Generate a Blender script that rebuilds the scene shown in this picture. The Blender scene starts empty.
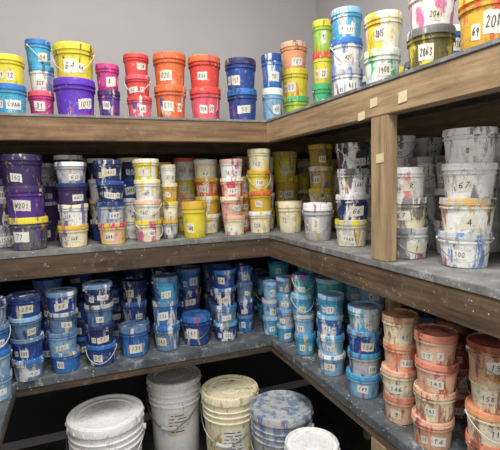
import bpy, math, random
from mathutils import Vector, Matrix

scene = bpy.context.scene
scene.view_settings.view_transform = 'Standard'

# ------------------------------------------------------------------ constants (metres)
ZT, ZM, ZL = 1.48, 1.013, 0.56        # deck heights of the three shelves
BX0, BX1 = -0.82, 1.31                # room left / right wall
BY = 2.23                             # back wall
EX, EY = 0.73, 1.65                   # inner shelf edges (right wing / back wing)
CEIL = 2.75

def lin(h):
    h = h.lstrip('#'); o = []
    for i in (0, 2, 4):
        c = int(h[i:i+2], 16)/255.0
        o.append(c/12.92 if c <= .04045 else ((c+.055)/1.055)**2.4)
    return tuple(o)

# ------------------------------------------------------------------ node helpers
def newmat(name):
    m = bpy.data.materials.new(name); m.use_nodes = True
    nt = m.node_tree
    return m, nt, nt.nodes['Principled BSDF']
def N(nt, t, **kw):
    n = nt.nodes.new(t)
    for k, v in kw.items():
        if k in n.inputs: n.inputs[k].default_value = v
        else: setattr(n, k, v)
    return n
def coords(nt, scale=(1, 1, 1), loc=(0, 0, 0)):
    tc = N(nt, 'ShaderNodeTexCoord'); mp = N(nt, 'ShaderNodeMapping')
    mp.inputs['Scale'].default_value = scale
    mp.inputs['Location'].default_value = loc
    nt.links.new(tc.outputs['Object'], mp.inputs['Vector'])
    return mp.outputs[0]
def noise(nt, vec, scale, detail=3, rough=.55):
    n = N(nt, 'ShaderNodeTexNoise'); n.inputs['Scale'].default_value = scale
    n.inputs['Detail'].default_value = detail; n.inputs['Roughness'].default_value = rough
    nt.links.new(vec, n.inputs['Vector']); return n
def ramp(nt, fac, stops, interp='LINEAR'):
    r = N(nt, 'ShaderNodeValToRGB'); r.color_ramp.interpolation = interp; e = r.color_ramp.elements
    while len(e) < len(stops): e.new(.5)
    for el, (p, c) in zip(e, stops):
        el.position = p; el.color = (*c, 1) if len(c) == 3 else c
    nt.links.new(fac, r.inputs[0]); return r.outputs[0]
def mix(nt, fac, a, b, mode='MIX'):
    m = N(nt, 'ShaderNodeMix'); m.data_type = 'RGBA'; m.blend_type = mode
    for s, v in ((m.inputs[0], fac), (m.inputs[6], a), (m.inputs[7], b)):
        if isinstance(v, (int, float)): s.default_value = v
        elif isinstance(v, tuple): s.default_value = (*v, 1)
        else: nt.links.new(v, s)
    return m.outputs[2]
def mth(nt, op, a, b=None, clamp=False):
    m = N(nt, 'ShaderNodeMath'); m.operation = op; m.use_clamp = clamp
    for i, v in enumerate((a, b)):
        if v is None: continue
        if isinstance(v, (int, float)): m.inputs[i].default_value = v
        else: nt.links.new(v, m.inputs[i])
    return m.outputs[0]
def over(nt, n, thr, gain, amt=1.0):
    f = mth(nt, 'MULTIPLY', mth(nt, 'SUBTRACT', n, thr), gain, True)
    return f if amt == 1.0 else mth(nt, 'MULTIPLY', f, amt)
def bump(nt, bs, h, strength=.3, dist=.002):
    b = N(nt, 'ShaderNodeBump'); b.inputs['Strength'].default_value = strength
    b.inputs['Distance'].default_value = dist
    nt.links.new(h, b.inputs['Height']); nt.links.new(b.outputs[0], bs.inputs['Normal'])

# ------------------------------------------------------------------ materials
def mat_plastic(name='paint_bucket_plastic', grime=1.0):
    m, nt, bs = newmat(name)
    a = N(nt, 'ShaderNodeAttribute', attribute_name='Col')
    s = N(nt, 'ShaderNodeAttribute', attribute_name='Splat')
    v1 = coords(nt, (1, 1, .28)); v2 = coords(nt)
    n1 = noise(nt, v1, 32, 5, .65).outputs[0]
    n2 = noise(nt, v2, 95, 2).outputs[0]
    th = mth(nt, 'SUBTRACT', .73, mth(nt, 'MULTIPLY', s.outputs['Alpha'], .32))
    f = mth(nt, 'MULTIPLY', mth(nt, 'SUBTRACT', n1, th), 16, True)
    sp = mth(nt, 'MULTIPLY', mth(nt, 'SUBTRACT', n2, mth(nt, 'SUBTRACT', .80, mth(nt, 'MULTIPLY', s.outputs['Alpha'], .17))), 28, True)
    f2 = mth(nt, 'MULTIPLY', mth(nt, 'MAXIMUM', f, sp), .85)
    c = mix(nt, f2, a.outputs['Color'], s.outputs['Color'])
    # occasional drips of other paints
    vo = N(nt, 'ShaderNodeTexVoronoi'); vo.inputs['Scale'].default_value = 11; nt.links.new(v2, vo.inputs['Vector'])
    oc = ramp(nt, vo.outputs['Color'], [(0, lin('2c4f90')), (.2, lin('d9c9b0')), (.4, lin('c9a030')), (.55, lin('b04a6a')), (.7, lin('2b2c32')), (.85, lin('e0e0dc'))], 'CONSTANT')
    n6 = noise(nt, coords(nt, (1, 1, .22), (5, 3, 1)), 38, 4, .6).outputs[0]
    c = mix(nt, over(nt, n6, .595, 20, .85*grime), c, oc)
    # pale scuffs
    n3 = noise(nt, v2, 48, 5, .75).outputs[0]
    c = mix(nt, over(nt, n3, .585, 7, .7*grime), c, lin('cfccc6'))
    # dark vertical grime runs
    n4 = noise(nt, coords(nt, (1, 1, .18)), 55, 5, .75).outputs[0]
    c = mix(nt, over(nt, n4, .545, 6, .8*grime), c, mix(nt, .68, c, (0.018, 0.018, 0.026)))
    n5 = noise(nt, v2, 22, 5, .8).outputs[0]
    c = mix(nt, over(nt, n5, .55, 6, .8*grime), c, mix(nt, .7, c, (0.03, 0.03, 0.036)))
    nt.links.new(c, bs.inputs['Base Color'])
    bs.inputs['Roughness'].default_value = .58
    bump(nt, bs, f2, .5, .0014)
    return m
def mat_simple(name, col, rough=.5, metal=0, nscale=60, amt=.15):
    m, nt, bs = newmat(name)
    n = noise(nt, coords(nt), nscale, 3).outputs[0]
    nt.links.new(mix(nt, n, tuple(c*(1-amt) for c in col), tuple(min(1, c*(1+amt)) for c in col)), bs.inputs['Base Color'])
    bs.inputs['Roughness'].default_value = rough; bs.inputs['Metallic'].default_value = metal
    return m
def mat_paper():
    m, nt, bs = newmat('label_paper')
    n = noise(nt, coords(nt), 9, 2).outputs[0]
    c = ramp(nt, n, [(.35, lin('eceae4')), (.55, lin('dcd7c8')), (.7, lin('d2c8a4'))])
    n2 = noise(nt, coords(nt), 60, 5, .75).outputs[0]
    c = mix(nt, over(nt, n2, .56, 6, .85), c, lin('6b6e76'))
    nt.links.new(c, bs.inputs['Base Color']); bs.inputs['Roughness'].default_value = .75
    return m
def paint_spots(nt, base, amount, scale=45):
    v = coords(nt)
    vo = N(nt, 'ShaderNodeTexVoronoi'); vo.inputs['Scale'].default_value = scale
    nt.links.new(v, vo.inputs['Vector'])
    hsv = N(nt, 'ShaderNodeHueSaturation'); hsv.inputs['Saturation'].default_value = .45; hsv.inputs['Value'].default_value = .75
    nt.links.new(vo.outputs['Color'], hsv.inputs['Color'])
    m1 = mth(nt, 'LESS_THAN', vo.outputs['Distance'], .11*amount)
    c = mix(nt, m1, base, hsv.outputs[0])
    n = noise(nt, v, 20, 6, .75)
    m2 = mth(nt, 'MULTIPLY', mth(nt, 'MULTIPLY', mth(nt, 'SUBTRACT', n.outputs[0], .68-.12*amount), 9, True), .75)
    vo2 = N(nt, 'ShaderNodeTexVoronoi'); vo2.inputs['Scale'].default_value = 9
    nt.links.new(v, vo2.inputs['Vector'])
    pc = ramp(nt, vo2.outputs['Color'], [(0, lin('c9c8c2')), (.35, lin('8a98a8')), (.6, lin('d8d4c8')), (.8, lin('5a7a9a')), (1, lin('b09a5a'))])
    return mix(nt, m2, c, pc)
def mat_wood(name, dark, light, axis, spots=.5, stain=.5, scuff=.3):
    m, nt, bs = newmat(name)
    sc = {'x': (1.2, 14, 14), 'y': (14, 1.2, 14), 'z': (14, 14, 1.2)}[axis]
    sc2 = {'x': (2, 60, 60), 'y': (60, 2, 60), 'z': (60, 60, 2)}[axis]
    n = noise(nt, coords(nt, sc), 3.2, 5, .6).outputs[0]
    c = ramp(nt, n, [(.3, dark), (.7, light)])
    ng = noise(nt, coords(nt, sc2), 3, 3, .6).outputs[0]
    c = mix(nt, over(nt, ng, .52, 5, .45), c, tuple(d*.5 for d in dark))
    n2 = noise(nt, coords(nt), 6, 6, .7).outputs[0]
    c = mix(nt, over(nt, n2, .50, 5, stain), c, tuple(d*.4 for d in dark))
    n3 = noise(nt, coords(nt), 15, 6, .75).outputs[0]
    c = mix(nt, over(nt, n3, .57, 6, scuff), c, lin('b3a48c'))
    c = paint_spots(nt, c, spots, 38)
    nt.links.new(c, bs.inputs['Base Color']); bs.inputs['Roughness'].default_value = .75
    bump(nt, bs, n, .35, .003)
    return m
def mat_deck(name, base, amount):
    m, nt, bs = newmat(name)
    n = noise(nt, coords(nt), 13, 6, .7).outputs[0]
    c = ramp(nt, n, [(.3, tuple(b*.38 for b in base)), (.6, base), (.78, tuple(min(1, b*1.8) for b in base))])
    c = paint_spots(nt, c, amount, 60)
    nt.links.new(c, bs.inputs['Base Color']); bs.inputs['Roughness'].default_value = .6
    return m
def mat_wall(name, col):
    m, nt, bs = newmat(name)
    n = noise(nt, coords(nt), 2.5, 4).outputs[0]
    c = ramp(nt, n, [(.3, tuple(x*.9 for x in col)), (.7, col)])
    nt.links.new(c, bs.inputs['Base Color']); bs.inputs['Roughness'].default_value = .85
    bump(nt, bs, noise(nt, coords(nt), 220, 2).outputs[0], .15, .001)
    return m
M_PL = mat_plastic()
M_PAIL = mat_plastic('paint_pail_plastic', .5)
M_PAPER = mat_paper()
M_INK = mat_simple('marker_ink', lin('20202a'), .5)
M_WIRE = mat_simple('bail_wire', lin('8a8a8a'), .4, .9)
M_WHITEP = mat_simple('white_grip_plastic', lin('c9c9c6'), .45)
MATS = [M_PL, M_PAPER, M_INK, M_WIRE, M_WHITEP]
MATSP = [M_PAIL, M_PAPER, M_INK, M_WIRE, M_WHITEP]
M_WX = mat_wood('top_board_wood_x', lin('614a33'), lin('987a58'), 'x', .3, .5, .25)
M_WY = mat_wood('top_board_wood_y', lin('7c664a'), lin('b89d78'), 'y', .3, .35, .25)
M_WZ = mat_wood('post_wood', lin('866f52'), lin('bca37f'), 'z', .25, .25, .2)
M_DX = mat_wood('dark_board_wood_x', lin('33291f'), lin('65513e'), 'x', .6, .6, .3)
M_DY = mat_wood('dark_board_wood_y', lin('413427'), lin('7a644b'), 'y', .6, .5, .3)
M_DECK = mat_deck('painted_plywood', lin('868684'), 1.0)
M_DECKE = mat_deck('bluish_painted_plywood', lin('61676b'), 1.1)
M_WALL = mat_wall('grey_wall_paint', lin('b8b5b5'))
M_SHADE = mat_wall('painted_wall_shade', lin('34343a'))  # dark tone standing in for shade on the wall under the shelves
M_FLOOR = mat_deck('concrete_floor', lin('444446'), .3)
M_CEIL = mat_wall('ceiling_paint', lin('d0d0cc'))

# ------------------------------------------------------------------ mesh collector
class MB:
    def __init__(s): s.v = []; s.f = []; s.m = []; s.c = []; s.s = []
    def add(s, vs, fs, mi, col=(.5, .5, .5), spl=(0, 0, 0, 0)):
        o = len(s.v); s.v += vs; s.f += [tuple(i+o for i in f) for f in fs]
        s.m += [mi]*len(fs)
        if isinstance(col, list): s.c += col
        else: s.c += [(*col, 1)]*len(vs)
        s.s += [spl]*len(vs)
    def obj(s, name, mats=MATS, smooth=True):
        me = bpy.data.meshes.new(name); me.from_pydata(s.v, [], s.f)
        for m in mats: me.materials.append(m)
        me.polygons.foreach_set('material_index', s.m)
        for nm, d in (('Col', s.c), ('Splat', s.s)):
            a = me.attributes.new(nm, 'FLOAT_COLOR', 'POINT')
            a.data.foreach_set('color', [x for q in d for x in q])
        if smooth:
            me.polygons.foreach_set('use_smooth', [True]*len(me.polygons))
            me.set_sharp_from_angle(angle=math.radians(38))
        me.update()
        o = bpy.data.objects.new(name, me); bpy.context.collection.objects.link(o); return o

def lathe(mb, cx, cy, z0, R, H, prof, mi=0, seg=30, spl=(0, 0, 0, 0), tilt=(0, 0)):
    """prof: list of (r, z, colour) in units of R and H"""
    vs = []; cs = []; fs = []
    for (r, z, c) in prof:
        for k in range(seg):
            a = 2*math.pi*k/seg
            x, y = r*R*math.cos(a), r*R*math.sin(a)
            vs.append((cx+x, cy+y, z0+z*H + tilt[0]*x + tilt[1]*y)); cs.append((*c, 1))
    for i in range(len(prof)-1):
        for k in range(seg):
            k2 = (k+1) % seg
            fs.append((i*seg+k, i*seg+k2, (i+1)*seg+k2, (i+1)*seg+k))
    fs.append(tuple(range(seg))[::-1]); fs.append(tuple(range((len(prof)-1)*seg, len(prof)*seg)))
    mb.add(vs, fs, mi, cs, spl)

def tube(mb, pts, r, mi, sides=6, col=(.5, .5, .5)):
    vs = []; fs = []; n = len(pts)
    for i, p in enumerate(pts):
        p = Vector(p); d = (Vector(pts[min(i+1, n-1)])-Vector(pts[max(i-1, 0)])).normalized()
        u = d.cross(Vector((0, 0, 1)))
        if u.length < .05: u = d.cross(Vector((1, 0, 0)))
        u.normalize(); w = d.cross(u)
        for k in range(sides):
            a = 2*math.pi*k/sides
            vs.append(tuple(p+u*r*math.cos(a)+w*r*math.sin(a)))
    for i in range(n-1):
        for k in range(sides):
            k2 = (k+1) % sides
            fs.append((i*sides+k, i*sides+k2, (i+1)*sides+k2, (i+1)*sides+k))
    fs.append(tuple(range(sides))[::-1]); fs.append(tuple(range((n-1)*sides, n*sides)))
    mb.add(vs, fs, mi, col)

GL = {'0': [[(.5, 1), (.15, .8), (.1, .35), (.35, 0), (.75, .05), (.92, .5), (.8, .88), (.5, 1)]],
 '1': [[(.3, .8), (.55, 1), (.5, 0)]], '2': [[(.1, .8), (.4, 1), (.8, .85), (.75, .6), (.1, 0), (.95, .05)]],
 '3': [[(.1, .9), (.6, 1), (.85, .78), (.4, .55), (.9, .3), (.6, 0), (.1, .1)]],
 '4': [[(.7, 0), (.65, 1), (.1, .35), (.98, .4)]], '5': [[(.85, 1), (.2, .95), (.15, .55), (.6, .6), (.9, .3), (.6, 0), (.1, .1)]],
 '6': [[(.75, 1), (.3, .7), (.1, .3), (.4, 0), (.85, .15), (.8, .45), (.2, .4)]], '7': [[(.1, .95), (.9, 1), (.4, 0)]],
 '8': [[(.5, .52), (.15, .8), (.5, 1), (.85, .8), (.5, .52), (.1, .2), (.5, 0), (.9, .2), (.5, .52)]],
 '9': [[(.85, .7), (.5, .5), (.15, .75), (.5, 1), (.85, .75), (.6, 0)]],
 'C': [[(.9, .85), (.5, 1), (.1, .5), (.5, 0), (.9, .15)]], 'Y': [[(.1, 1), (.5, .5)], [(.9, 1), (.4, 0)]],
 'A': [[(.05, 0), (.5, 1), (.95, 0)], [(.25, .4), (.8, .4)]], 'N': [[(.1, 0), (.15, 1), (.85, 0), (.9, 1)]],
 'W': [[(0, 1), (.25, 0), (.5, .7), (.75, 0), (1, 1)]], 'R': [[(.15, 0), (.15, 1), (.8, .8), (.2, .5), (.9, 0)]],
 'P': [[(.15, 0), (.15, 1), (.85, .8), (.15, .5)]], 'T': [[(.05, 1), (.95, 1)], [(.5, 1), (.5, 0)]]}

def stroke_text(mb, text, surf, x0, x1, z0, z1, th, rng):
    n = len(text); cw = (x1-x0)/n; sl = rng.uniform(-.05, .35)
    for i, ch in enumerate(text):
        dz = rng.uniform(-.1, .1)*(z1-z0)
        for line in GL.get(ch, []):
            pts = [(x0+cw*(i+.12+.70*px+sl*(py-.5))+rng.uniform(-1, 1)*cw*.06, z0+dz+(z1-z0)*py) for px, py in line]
            for (a, b) in zip(pts, pts[1:]):
                d = Vector((b[0]-a[0], b[1]-a[1]))
                if d.length < 1e-6: continue
                d.normalize(); nx, nz = -d.y*th, d.x*th; ex, ez = d.x*th*.6, d.y*th*.6
                q = [(a[0]-ex-nx, a[1]-ez-nz), (b[0]+ex-nx, b[1]+ez-nz), (b[0]+ex+nx, b[1]+ez+nz), (a[0]-ex+nx, a[1]-ez+nz)]
                mb.add([surf(*p, .0011) for p in q], [(0, 1, 2, 3)], 2)

def label(mb, cx, cy, z0, R, H, face, text, w, hlo, hhi, rng, rlow=.83, rgrow=.1):
    """paper tape wrapped on the tapered side; w = arc half width in radians"""
    sk = rng.uniform(-.14, .14)
    def surf(s, z, off):
        r = R*(rlow+rgrow*min(1, z/(.7*H)))+off
        a = face + s/R
        return (cx+r*math.cos(a), cy+r*math.sin(a), z0+z+sk*s)
    n = 8; vs = []
    for j in (0, 1):
        for i in range(n+1):
            e = rng.uniform(-.012, .012)*H
            vs.append(surf((-w+2*w*i/n)*R, (hlo, hhi)[j]*H+e, .0006))
    mb.add(vs, [(i, i+1, n+2+i, n+1+i) for i in range(n)], 1)
    hh = hhi-hlo
    tw = min(w*.80, rng.uniform(.10, .15)*len(text))
    off = rng.uniform(-.6, .6)*(w*.85-tw)
    stroke_text(mb, text, surf, (off-tw)*R, (off+tw)*R, (hlo+.28*hh)*H, (hhi-.25*hh)*H, min(H*hh*.030, .0010), rng)

def bucket(mb, cx, cy, z0, R, H, body, lid, splat, amt, text, rng, handle=None, seg=30, face_j=.45):
    face = math.atan2(-cy, -cx)+rng.uniform(-face_j, face_j)
    spl = (*splat, amt+.14); b = body; l = lid; t = (rng.uniform(-.014, .014), rng.uniform(-.014, .014))
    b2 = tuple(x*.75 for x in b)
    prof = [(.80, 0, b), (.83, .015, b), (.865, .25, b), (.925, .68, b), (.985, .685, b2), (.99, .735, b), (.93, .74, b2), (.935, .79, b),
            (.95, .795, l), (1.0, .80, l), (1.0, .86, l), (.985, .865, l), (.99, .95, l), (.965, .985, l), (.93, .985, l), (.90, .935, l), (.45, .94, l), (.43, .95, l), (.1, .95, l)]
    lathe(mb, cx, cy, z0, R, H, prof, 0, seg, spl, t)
    w = rng.uniform(.26, .5); lo = rng.uniform(.14, .28)
    label(mb, cx, cy, z0, R, H, face+rng.uniform(-.15, .15), text, w, lo, lo+rng.uniform(.24, .36), rng)
    if rng.random() < .3:
        label(mb, cx, cy, z0, R, H, face+rng.choice((-1, 1))*(w+rng.uniform(.3, .4)), str(rng.randint(1, 99)), .18, .2, .45, rng)
    if handle is None: handle = rng.random() < .2
    if handle:
        fwd = Vector((math.cos(face+.2), math.sin(face+.2))); sd = Vector((-fwd.y, fwd.x))
        pts = []; drop = rng.uniform(.45, .62)
        for i in range(19):
            th = math.pi*i/18
            p = sd*(R*1.02*math.cos(th))+fwd*(R*1.03*math.sin(th))
            pts.append((cx+p.x, cy+p.y, z0+H*(.76-drop*math.sin(th)**1.3)))
        mi = 3 if rng.random() < .6 else 4
        tube(mb, pts, .0010 if mi == 3 else .0013, mi)
        for s in (-1, 1):   # ears
            e = sd*s
            tube(mb, [(cx+e.x*R*.95, cy+e.y*R*.95, z0+H*.76), (cx+e.x*R*1.045, cy+e.y*R*1.045, z0+H*.76)], .004, 4, 8)

PAL = dict(pur='54328a', vio='6034b8', dpu='3b2859', mag='c63a86', yel='e3d23c', cre='ece3c0', dye='d8ae3a', ora='dc6c38', lor='e8a074', sal='d88a70',
 red='d84840', pnk='e25c6e', dbl='264690', nav='203060', blu='3074bc', cya='48a4cc', lbl='8ab8d8', tea='3cb2b8', whi='f0f0ec', gry='bcbec0', dgr='5f6164',
 blk='2a2b30', lim='a2c848', grn='48b074', brn='7c4028', tan='d0a686', pch='e4b89c', gbl='6484a6', dor='a0523a', olv='a58f38')
PAL = {k: lin(v) for k, v in PAL.items()}

def parse(spec):
    p = spec.split(',')
    return PAL[p[0]], PAL[p[1]], PAL[p[2]], float(p[3]), p[4] if len(p) > 4 else '7'

placed = {ZT: [], ZM: [], ZL: [(.885, 1.06, .026)]}
def stack(x, y, r, h, z, specs, seed, name='paint_bucket_stack'):
    rng = random.Random(seed); mb = MB(); n = len(specs)
    hs = h/n; zz = z+.001
    for i, sp in enumerate(specs):
        b, l, s, a, t = parse(sp)
        k = rng.uniform(.94, 1.0)
        bucket(mb, x+rng.uniform(-.004, .004), y+rng.uniform(-.004, .004), zz, (r-.002)*k, hs*1.035, b, l, s, a, t, rng)
        zz += hs*.965
    placed[z].append((x, y, r))
    return mb.obj(name if n > 1 else 'paint_bucket')

mm = .001
# x, y, radius, stack height (mm); then bottom-to-top: body, lid, splash colour, splash amount, marker text
TOP = [
 (-201,1739,59,199,['cya,blu,whi,.35,CYAN','yel,yel,dgr,.3,12']),
 (-97,1786,46,277,['mag,pnk,whi,.3,31','whi,cya,blu,.6,208','cya,blu,whi,.3,54']),
 (17,1740,74,254,['vio,vio,mag,.25,1017','yel,yel,lim,.25,64']),
 (132,1724,44,191,['pur,dpu,mag,.3,100','mag,mag,pur,.3,8']),
 (237,1721,51,234,['pnk,red,whi,.3,602','red,pnk,whi,.3,62','red,red,pnk,.3,18']),
 (360,1738,68,249,['ora,ora,tan,.3,071','ora,ora,lor,.3,020']),
 (507,1737,67,247,['pnk,red,lor,.2,904','red,ora,lor,.15,806']),
 (666,1749,69,254,['dbl,blu,nav,.35,53','dbl,nav,blu,.3,151']),
 (821,1781,50,296,['lbl,whi,blu,.4,44','blu,dbl,whi,.4,90']),
 (952,1813,64,370,['lim,grn,yel,.4,77','yel,yel,ora,.4,53','lor,pch,yel,.3,107']),
 (930,1533,41,369,['grn,grn,lim,.3,17','yel,red,lim,.4,22','lim,yel,grn,.4,91']),
 (835,1232,55,290,['whi,gry,blu,.6,411','whi,blu,blu,.6,401','cya,lbl,whi,.4,171']),
 (814,1027,54,197,['grn,lim,whi,.8,1900','yel,yel,whi,.75,2015']),
 (825,858,60,200,['yel,whi,blk,.85,2063','whi,whi,mag,.6,204']),
 (822,703,60,125,['dye,yel,red,.6,2019']),
]
MID = [
 (-172,1733,72,339,['dgr,yel,pur,.5,77','pur,dpu,mag,.2,W201','dpu,dpu,pur,.3,160']),
 (-20,1717,57,312,['cre,dye,pur,.5,668','whi,cre,pur,.5,659','dpu,nav,blu,.3,661','gry,whi,dbl,.5,60']),
 (115,1717,57,318,['pch,mag,yel,.6,644','gry,nav,blu,.5,648','nav,dbl,whi,.4,1625','nav,nav,whi,.4,1435']),
 (252,1716,56,321,['cre,yel,mag,.5,1502','cre,pch,whi,.6,740','whi,cre,yel,.5,1409','yel,cre,whi,.6,1']),
 (344,1745,36,300,['gry,dye,blk,.5,1','cre,yel,dgr,.4,16','dye,cre,whi,.4,15','whi,cre,yel,.4,2']),
 (436,1723,56,142,['yel,dye,olv,.2,1600']),
 (525,1847,57,324,['cre,whi,yel,.5,10','dye,yel,whi,.5,33','ora,dye,cre,.5,161','cre,whi,dye,.4,62']),
 (602,1722,52,320,['cre,pch,mag,.4,5','pch,cre,mag,.4,107','pnk,whi,cre,.6,167','whi,pch,mag,.3,16']),
 (726,1726,54,361,['cre,whi,yel,.3,1230','dye,ora,yel,.4,1013','yel,dye,ora,.4,1105','cre,cre,yel,.4,162']),
 (838,1666,58,128,['cre,cre,yel,.35,13']),
 (932,1885,66,360,['yel,cre,dye,.4,19','dye,yel,yel,.3,10','yel,dye,cre,.4,13']),
 (812,1385,60,131,['gry,whi,dgr,.12,3']),
 (957,1603,57,371,['yel,cre,blk,.4,4','cre,yel,dye,.5,166','dye,cre,blu,.5,60','olv,dye,blk,.5,168']),
 (838,1207,58,339,['cre,yel,gry,.6,1665','nav,gry,whi,.5,66','whi,gry,blk,.6,1641','blk,blk,whi,.5,1657']),
 (838,951,58,248,['whi,gry,dgr,.7,1','cre,whi,dgr,.6,67','whi,whi,pnk,.55,R']),
 (877,787,66,334,['whi,gry,blu,.5,100','whi,gry,dye,.6,4','whi,whi,dgr,.5,67','whi,whi,dgr,.5,8']),
]
LOW = [
 (-284,1556,57,330,['lbl,gbl,whi,.4,1','lbl,blu,whi,.4,140','blu,gbl,whi,.4,1','gbl,nav,whi,.4,1']),
 (-196,1686,57,308,['gbl,blu,whi,.5,42','dbl,gbl,whi,.4,203','gbl,lbl,nav,.5,250','dbl,nav,whi,.4,234']),
 (-80,1706,57,302,['blu,gbl,whi,.4,80','lbl,gbl,dbl,.5,221','gbl,gry,nav,.5,26','dbl,gbl,whi,.4,93']),
 (50,1709,57,317,['dbl,blu,whi,.4,25','nav,nav,whi,.3,71','gbl,gry,nav,.5,108','nav,gbl,whi,.4,160']),
 (178,1745,64,117,['blu,gbl,dbl,.6,131']),
 (200,1883,58,277,['gbl,lbl,dbl,.4,131','dbl,blu,whi,.4,158','nav,nav,whi,.4,19']),
 (308,1751,58,307,['gbl,blu,whi,.5,140','blu,gbl,whi,.5,136','cya,gbl,dbl,.5,217']),
 (437,1765,67,119,['dbl,blu,nav,.45,141']),
 (449,1943,60,292,['blu,dbl,whi,.4,14','dbl,nav,whi,.4,55','blu,gbl,whi,.4,95']),
 (562,1746,54,311,['dbl,cya,whi,.5,202','gbl,blu,whi,.5,150','nav,blu,whi,.5,130','dbl,blu,gbl,.4,24']),
 (674,1801,41,308,['blu,gbl,whi,.4,2','dbl,blu,whi,.4,13','gbl,gbl,whi,.4,7','blu,dbl,whi,.4,20']),
 (765,1716,41,239,['cya,lbl,whi,.5,19','lbl,gry,dbl,.4,18','lbl,lbl,whi,.4,41']),
 (790,1620,42,276,['cya,lbl,whi,.4,9','gry,lbl,blu,.4,27','lbl,cya,whi,.4,42','gbl,lbl,whi,.4,11']),
 (790,1465,46,320,['cya,cya,whi,.4,36','lbl,gry,whi,.5,39','cya,lbl,whi,.4,12','tea,blu,whi,.4,17']),
 (792,1271,50,285,['lbl,whi,blu,.4,25','lbl,cya,whi,.5,67','blu,lbl,whi,.4,82','cya,lbl,whi,.4,21']),
 (800,1094,56,288,['lbl,cya,blu,.45,149','gry,cya,dbl,.5,138','dbl,gbl,lbl,.5,156','cya,lbl,whi,.5,211']),
 (803,933,52,308,['pch,sal,brn,.4,9','cre,pch,ora,.5,146','pch,tan,ora,.5,107','cre,tan,dor,.5,41']),
 (803,806,55,300,['tan,pch,red,.4,14','cre,pch,dor,.6,141','pch,sal,dor,.5,145','pch,sal,dor,.5,17']),
 (845,680,57,312,['pch,sal,brn,.5,144','cre,lor,dor,.5,119','cre,tan,brn,.5,158','tan,dor,brn,.6,15']),
]
seed = 1
for lst, z in ((TOP, ZT), (MID, ZM), (LOW, ZL)):
    for (x, y, r, h, sp) in lst:
        seed += 7; stack(x*mm, y*mm, r*mm, h*mm, z, sp, seed)

# ---- rear rows of stored tubs, one joined object per shelf wing
def zone(z, x, y, rng):
    if z == ZM:
        if y < 1.35: c = ['whi','gry','dgr','whi','gry']
        elif x < 0: c = ['pur','whi','dpu','gry','nav']
        elif x < .25: c = ['nav','cre','dbl','whi','pch']
        elif x < .8: c = ['cre','dye','yel','whi','pch','ora']
        else: c = ['yel','dye','cre','olv','whi']
    elif z == ZL:
        if y < 1.02: c = ['dor','brn','brn','sal','tan']
        elif y < 1.35: c = ['lbl','nav','gbl','brn']
        elif x > .7: c = ['cya','tea','lbl','gbl','dbl']
        else: c = ['dbl','nav','blu','gbl','dbl','nav']
    else:
        c = ['whi','dgr','grn','yel','blu']
    return PAL[rng.choice(c)]
def filler(z, x0, x1, y0, y1, nmin, nmax, hh, seed, r=.055, step=.118):
    rng = random.Random(seed); mb = MB()
    yy = y0
    while yy <= y1:
        xx = x0+rng.uniform(0, .03)
        while xx <= x1:
            x = xx+rng.uniform(-.004, .004); y = yy+rng.uniform(-.006, .006)
            if all(math.hypot(x-a, y-b) > r+c+.002 for a, b, c in placed[z]):
                placed[z].append((x, y, r))
                n = rng.randint(nmin, nmax); zz = z+.001; H = hh*rng.uniform(.95, 1.08)
                for i in range(n):
                    bucket(mb, x, y, zz, r*.97, H*1.03, zone(z, x, y, rng), zone(z, x, y, rng), zone(z, x, y, rng), rng.uniform(.3, .6),
                           str(rng.randint(10, 1900)), rng, handle=rng.random() < .15, seg=24)
                    zz += H*.965
            xx += step
        yy += step
    if mb.v: mb.obj('stored_paint_buckets')
filler(ZM, -.74, 1.24, 1.86, 2.12, 3, 4, .082, 3)
filler(ZM, .96, 1.23, .45, 1.72, 3, 4, .088, 4)
filler(ZL, -.74, .66, 1.86, 2.12, 3, 4, .076, 5, .055, .118)
filler(ZL, .83, 1.23, .55, 2.1, 3, 4, .074, 6, .054, .116)
filler(ZL, -.72, -.36, 1.05, 1.75, 3, 4, .078, 7)
filler(ZT, -.72, -.3, 1.75, 2.0, 1, 2, .10, 8)
filler(ZT, 1.0, 1.2, .5, 1.4, 1, 2, .10, 9)

# ------------------------------------------------------------------ boxes / boards
def board(name, x0, x1, y0, y1, z0, z1, mat, bev=.002, parent=None):
    import bmesh
    bm = bmesh.new(); bmesh.ops.create_cube(bm, size=1)
    for v in bm.verts:
        v.co = Vector(((x0+x1)/2+v.co.x*(x1-x0), (y0+y1)/2+v.co.y*(y1-y0), (z0+z1)/2+v.co.z*(z1-z0)))
    if bev: bmesh.ops.bevel(bm, geom=bm.edges[:], offset=bev, segments=2, affect='EDGES')
    me = bpy.data.meshes.new(name); bm.to_mesh(me); bm.free(); me.materials.append(mat)
    o = bpy.data.objects.new(name, me); bpy.context.collection.objects.link(o)
    if parent: o.parent = parent
    return o
def empty(name):
    e = bpy.data.objects.new(name, None); bpy.context.collection.objects.link(e); return e

# front wall left out so world light enters as added frontal fill
board('floor', BX0-.1, BX1+.1, -2.6, BY+.1, -.1, 0, M_FLOOR, 0)
board('ceiling', BX0-.1, BX1+.1, -1.1, BY+.1, CEIL, CEIL+.1, M_CEIL, 0)
board('wall_back', BX0-.1, BX1+.1, BY, BY+.1, 0, CEIL, M_WALL, 0)
board('wall_right', BX1, BX1+.1, -1.1, BY, 0, CEIL, M_WALL, 0)
board('wall_left', BX0-.1, BX0, -.3, BY, 0, CEIL, M_WALL, 0)

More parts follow.
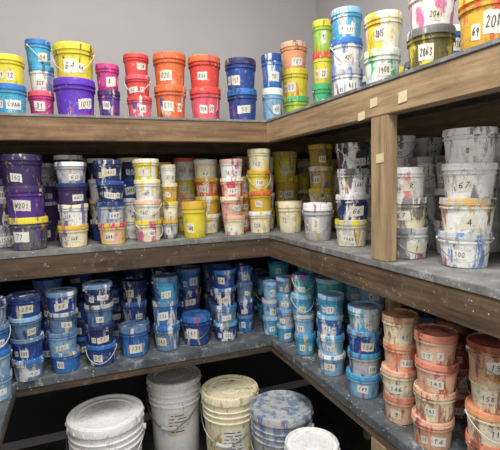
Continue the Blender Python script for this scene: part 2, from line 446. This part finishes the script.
unit = empty('storage_shelving')
g = .002
YN = .30
for nm, z, mx, my, md, ft, dt in (('top', ZT, M_WX, M_WY, M_DECK, .089, .010), ('middle', ZM, M_DX, M_DY, M_DECK, .095, .018), ('lower', ZL, M_DX, M_DY, M_DECKE, .055, .028)):
    board(nm+'_deck_back', BX0+g, BX1-g, EY, BY-.016, z-dt, z, md, .0015, unit)
    board(nm+'_deck_right', EX, BX1-.016, YN, EY-.001, z-dt, z, md, .0015, unit)
    board(nm+'_fascia_back', BX0+g, EX+.038, EY+.003, EY+.041, z-ft, z-dt, mx, .002, unit)
    board(nm+'_fascia_right', EX+.003, EX+.041, YN, EY+.002, z-ft, z-dt, my, .002, unit)
    board(nm+'_ledger_back', BX0+g, BX1-g, BY-.055, BY-.016, z-dt-.09, z-dt, mx, .002, unit)
    board(nm+'_ledger_right', BX1-.055, BX1-.016, YN, BY-.06, z-dt-.09, z-dt, my, .002, unit)
board('lower_deck_left', BX0+g, -.24, .9, EY-.001, ZL-.028, ZL, M_DECKE, .0015, unit)
board('lower_fascia_left', -.281, -.243, .9, EY+.002, ZL-.055, ZL-.028, M_DY, .002, unit)
board('back_shade_panel', BX0+g, BX1-.016, BY-.014, BY-g, .05, ZT-.02, M_SHADE, 0, unit)  # added dark sheet, paints the shade on the back wall below the top shelf
board('side_shade_panel', BX1-.014, BX1-g, YN, BY-.016, .05, ZT-.02, M_SHADE, 0, unit)  # same painted shade along the right wall
def post(x0, x1, y0, y1, levels, nm):
    for i, (a, b) in enumerate(levels):
        board('%s_%d' % (nm, i+1), x0, x1, y0, y1, a, b, M_WZ, .003, unit)
segs = [(0, ZL-.055), (ZL, ZM-.095), (ZM, ZT-.089)]
post(.732, .765, .903, .970, [segs[0], segs[2]], 'post_right_mid')
post(.866, .904, 1.045, 1.078, [(ZL, ZM-.02)], 'post_right_rear')
post(.732, .77, .31, .40, segs, 'post_right_near')
post(-.80, -.76, 1.655, 1.745, segs, 'post_left')
post(-.285, -.247, .92, 1.01, segs[:1], 'post_left_wing')
post(1.2, 1.24, 1.62, 1.65, [segs[0]], 'post_corner')

# cream paper tags stuck on the wood
M_TAG = mat_simple('cream_tag_paper', lin('d2c69e'), .8)
def tag(pts):
    me = bpy.data.meshes.new('paper_tag'); me.from_pydata(pts, [], [(0, 1, 2, 3)]); me.materials.append(M_TAG)
    o = bpy.data.objects.new('paper_tag', me); bpy.context.collection.objects.link(o)
    s = o.modifiers.new('thick', 'SOLIDIFY'); s.thickness = .0008
for y, z, w, h in ((.957, 1.427, .03, .022), (1.01, 1.40, .03, .022), (.848, 1.421, .03, .026)):
    tag([(EX+.0015, y+w/2, z-h/2), (EX+.0015, y-w/2, z-h/2+.002), (EX+.0015, y-w/2, z+h/2+.002), (EX+.0015, y+w/2, z+h/2)])
tag([(.7305, .945, 1.27), (.7305, .915, 1.272), (.7305, .915, 1.295), (.7305, .945, 1.293)])

# ------------------------------------------------------------------ large pails on the floor
def pail(x, y, r, h, body, lid, splat, amt, seed, lab=True, handle=True):
    rng = random.Random(seed); mb = MB()
    B, L, S = PAL[body], PAL[lid], PAL[splat]
    prof = [(.83, 0, B), (.85, .008, B), (.90, .55, B), (.925, .70, B), (.975, .702, B), (.975, .712, B), (.93, .716, B), (.935, .765, B), (.98, .767, B), (.98, .777, B),
            (.938, .781, B), (.94, .83, B), (.985, .832, B), (.985, .842, B), (.94, .846, B), (.945, .91, B),
            (.985, .912, L), (1.0, .918, L), (1.0, .975, L), (.985, .995, L), (.955, 1.0, L), (.925, .995, L), (.905, .972, L), (.80, .972, L), (.785, .982, L), (.74, .982, L), (.725, .972, L), (.35, .972, L), (.33, .978, L), (.05, .978, L)]
    lathe(mb, x, y, .001, r, h, prof, 0, 56, (*S, amt))
    face = math.atan2(-y, -x)
    if lab:
        vs = []; n = 10; fa = face+.1; w = .42
        def sf(s, z, off):
            rr = r*(.85+.075*min(1, z/(.7*h)))+off; a = fa+s/r
            return (x+rr*math.cos(a), y+rr*math.sin(a), z)
        for z in (.36*h, .64*h):
            for i in range(n+1): vs.append(sf((-w+2*w*i/n)*r, z, .0012))
        mb.add(vs, [(i, i+1, n+2+i, n+1+i) for i in range(n)], 1)
        for k in range(6):     # printed lines of small text
            zz = (.60-.04*k)*h; e = w*(.8-.1*rng.random()*3)
            vs = []
            for z in (zz, zz+.004):
                for i in range(n+1): vs.append(sf((-w*.85+(w*.85+e)*i/n)*r, z, .0018))
            mb.add(vs, [(i, i+1, n+2+i, n+1+i) for i in range(0, n, 1) if rng.random() < .75], 2)
    for k in range(20):
        a = 2*math.pi*k/20
        tube(mb, [(x+r*1.004*math.cos(a), y+r*1.004*math.sin(a), h*.93), (x+r*1.004*math.cos(a), y+r*1.004*math.sin(a), h*.965)], .003, 0, 6, L)
    if handle:
        fwd = Vector((math.cos(face-.25), math.sin(face-.25))); sd = Vector((-fwd.y, fwd.x)); pts = []
        for i in range(25):
            th = math.pi*i/24
            p = sd*(r*1.03*math.cos(th))+fwd*(r*1.03*math.sin(th))
            pts.append((x+p.x, y+p.y, h*(.80-.33*math.sin(th)**1.2)))
        tube(mb, pts, .0022, 3, 8)
        tube(mb, pts[10:15], .009, 4, 10)
        for s in (-1, 1):
            e = sd*s
            tube(mb, [(x+e.x*r*.93, y+e.y*r*.93, h*.80), (x+e.x*r*1.05, y+e.y*r*1.05, h*.80)], .012, 4, 10)
    return mb.obj('paint_pail', MATSP)
PAL['pwh'] = (.92, .92, .90); PAL['pcr'] = lin('f2e9c8')
pail(.05, 1.71, .143, .362, 'pwh', 'pwh', 'gry', .1, 1, lab=False)
pail(.36, 1.92, .122, .368, 'pwh', 'pwh', 'gry', .05, 2)
pail(.555, 1.70, .122, .362, 'pcr', 'pcr', 'olv', .5, 3)
pail(.69, 1.475, .122, .362, 'gry', 'gry', 'gbl', .75, 4, lab=False)
pail(.69, 1.235, .092, .345, 'pwh', 'pwh', 'gry', .1, 5, lab=False)
pail(-.22, 1.50, .10, .29, 'dgr', 'gry', 'blk', .7, 7, lab=False)

# ------------------------------------------------------------------ lights
def tubelight(x, y, power):
    e = empty('ceiling_light')
    board('housing', x-.16, x+.16, y-.62, y+.62, CEIL-.06, CEIL-.001, M_WHITEP, .006, e)
    mt, nt, bs = newmat('lamp_diffuser'); bs.inputs['Emission Color'].default_value = (1, .98, .95, 1); bs.inputs['Emission Strength'].default_value = 3
    board('diffuser', x-.14, x+.14, y-.6, y+.6, CEIL-.072, CEIL-.061, mt, .003, e)
    l = bpy.data.lights.new('tube_lamp', 'AREA'); l.shape = 'RECTANGLE'; l.size = .28; l.size_y = 1.2; l.energy = power; l.color = (1, .97, .93)
    o = bpy.data.objects.new('tube_lamp', l); bpy.context.collection.objects.link(o); o.location = (x, y, CEIL-.08); o.parent = e
tubelight(.15, .75, 35)
tubelight(-.1, -.55, 29)
w = bpy.data.worlds.new('ambient_fill'); scene.world = w; w.use_nodes = True  # even world light added as soft fill through the open front
w.node_tree.nodes['Background'].inputs[0].default_value = (1, .985, .965, 1)
w.node_tree.nodes['Background'].inputs[1].default_value = 1.15

# ------------------------------------------------------------------ camera
Y = Vector((-173, 38, -435)).normalized()
X = Vector((1100, 73, -435)); X = (X-X.dot(Y)*Y).normalized()
Z = X.cross(Y)
R = Matrix((X, Y, Z))
cam = bpy.data.cameras.new('camera'); cam.sensor_width = 36; cam.lens = 435/500*36; cam.clip_start = .02
co = bpy.data.objects.new('camera', cam); bpy.context.collection.objects.link(co)
co.matrix_world = Matrix.Translation((0, 0, 1.23)) @ R.to_4x4()
scene.camera = co
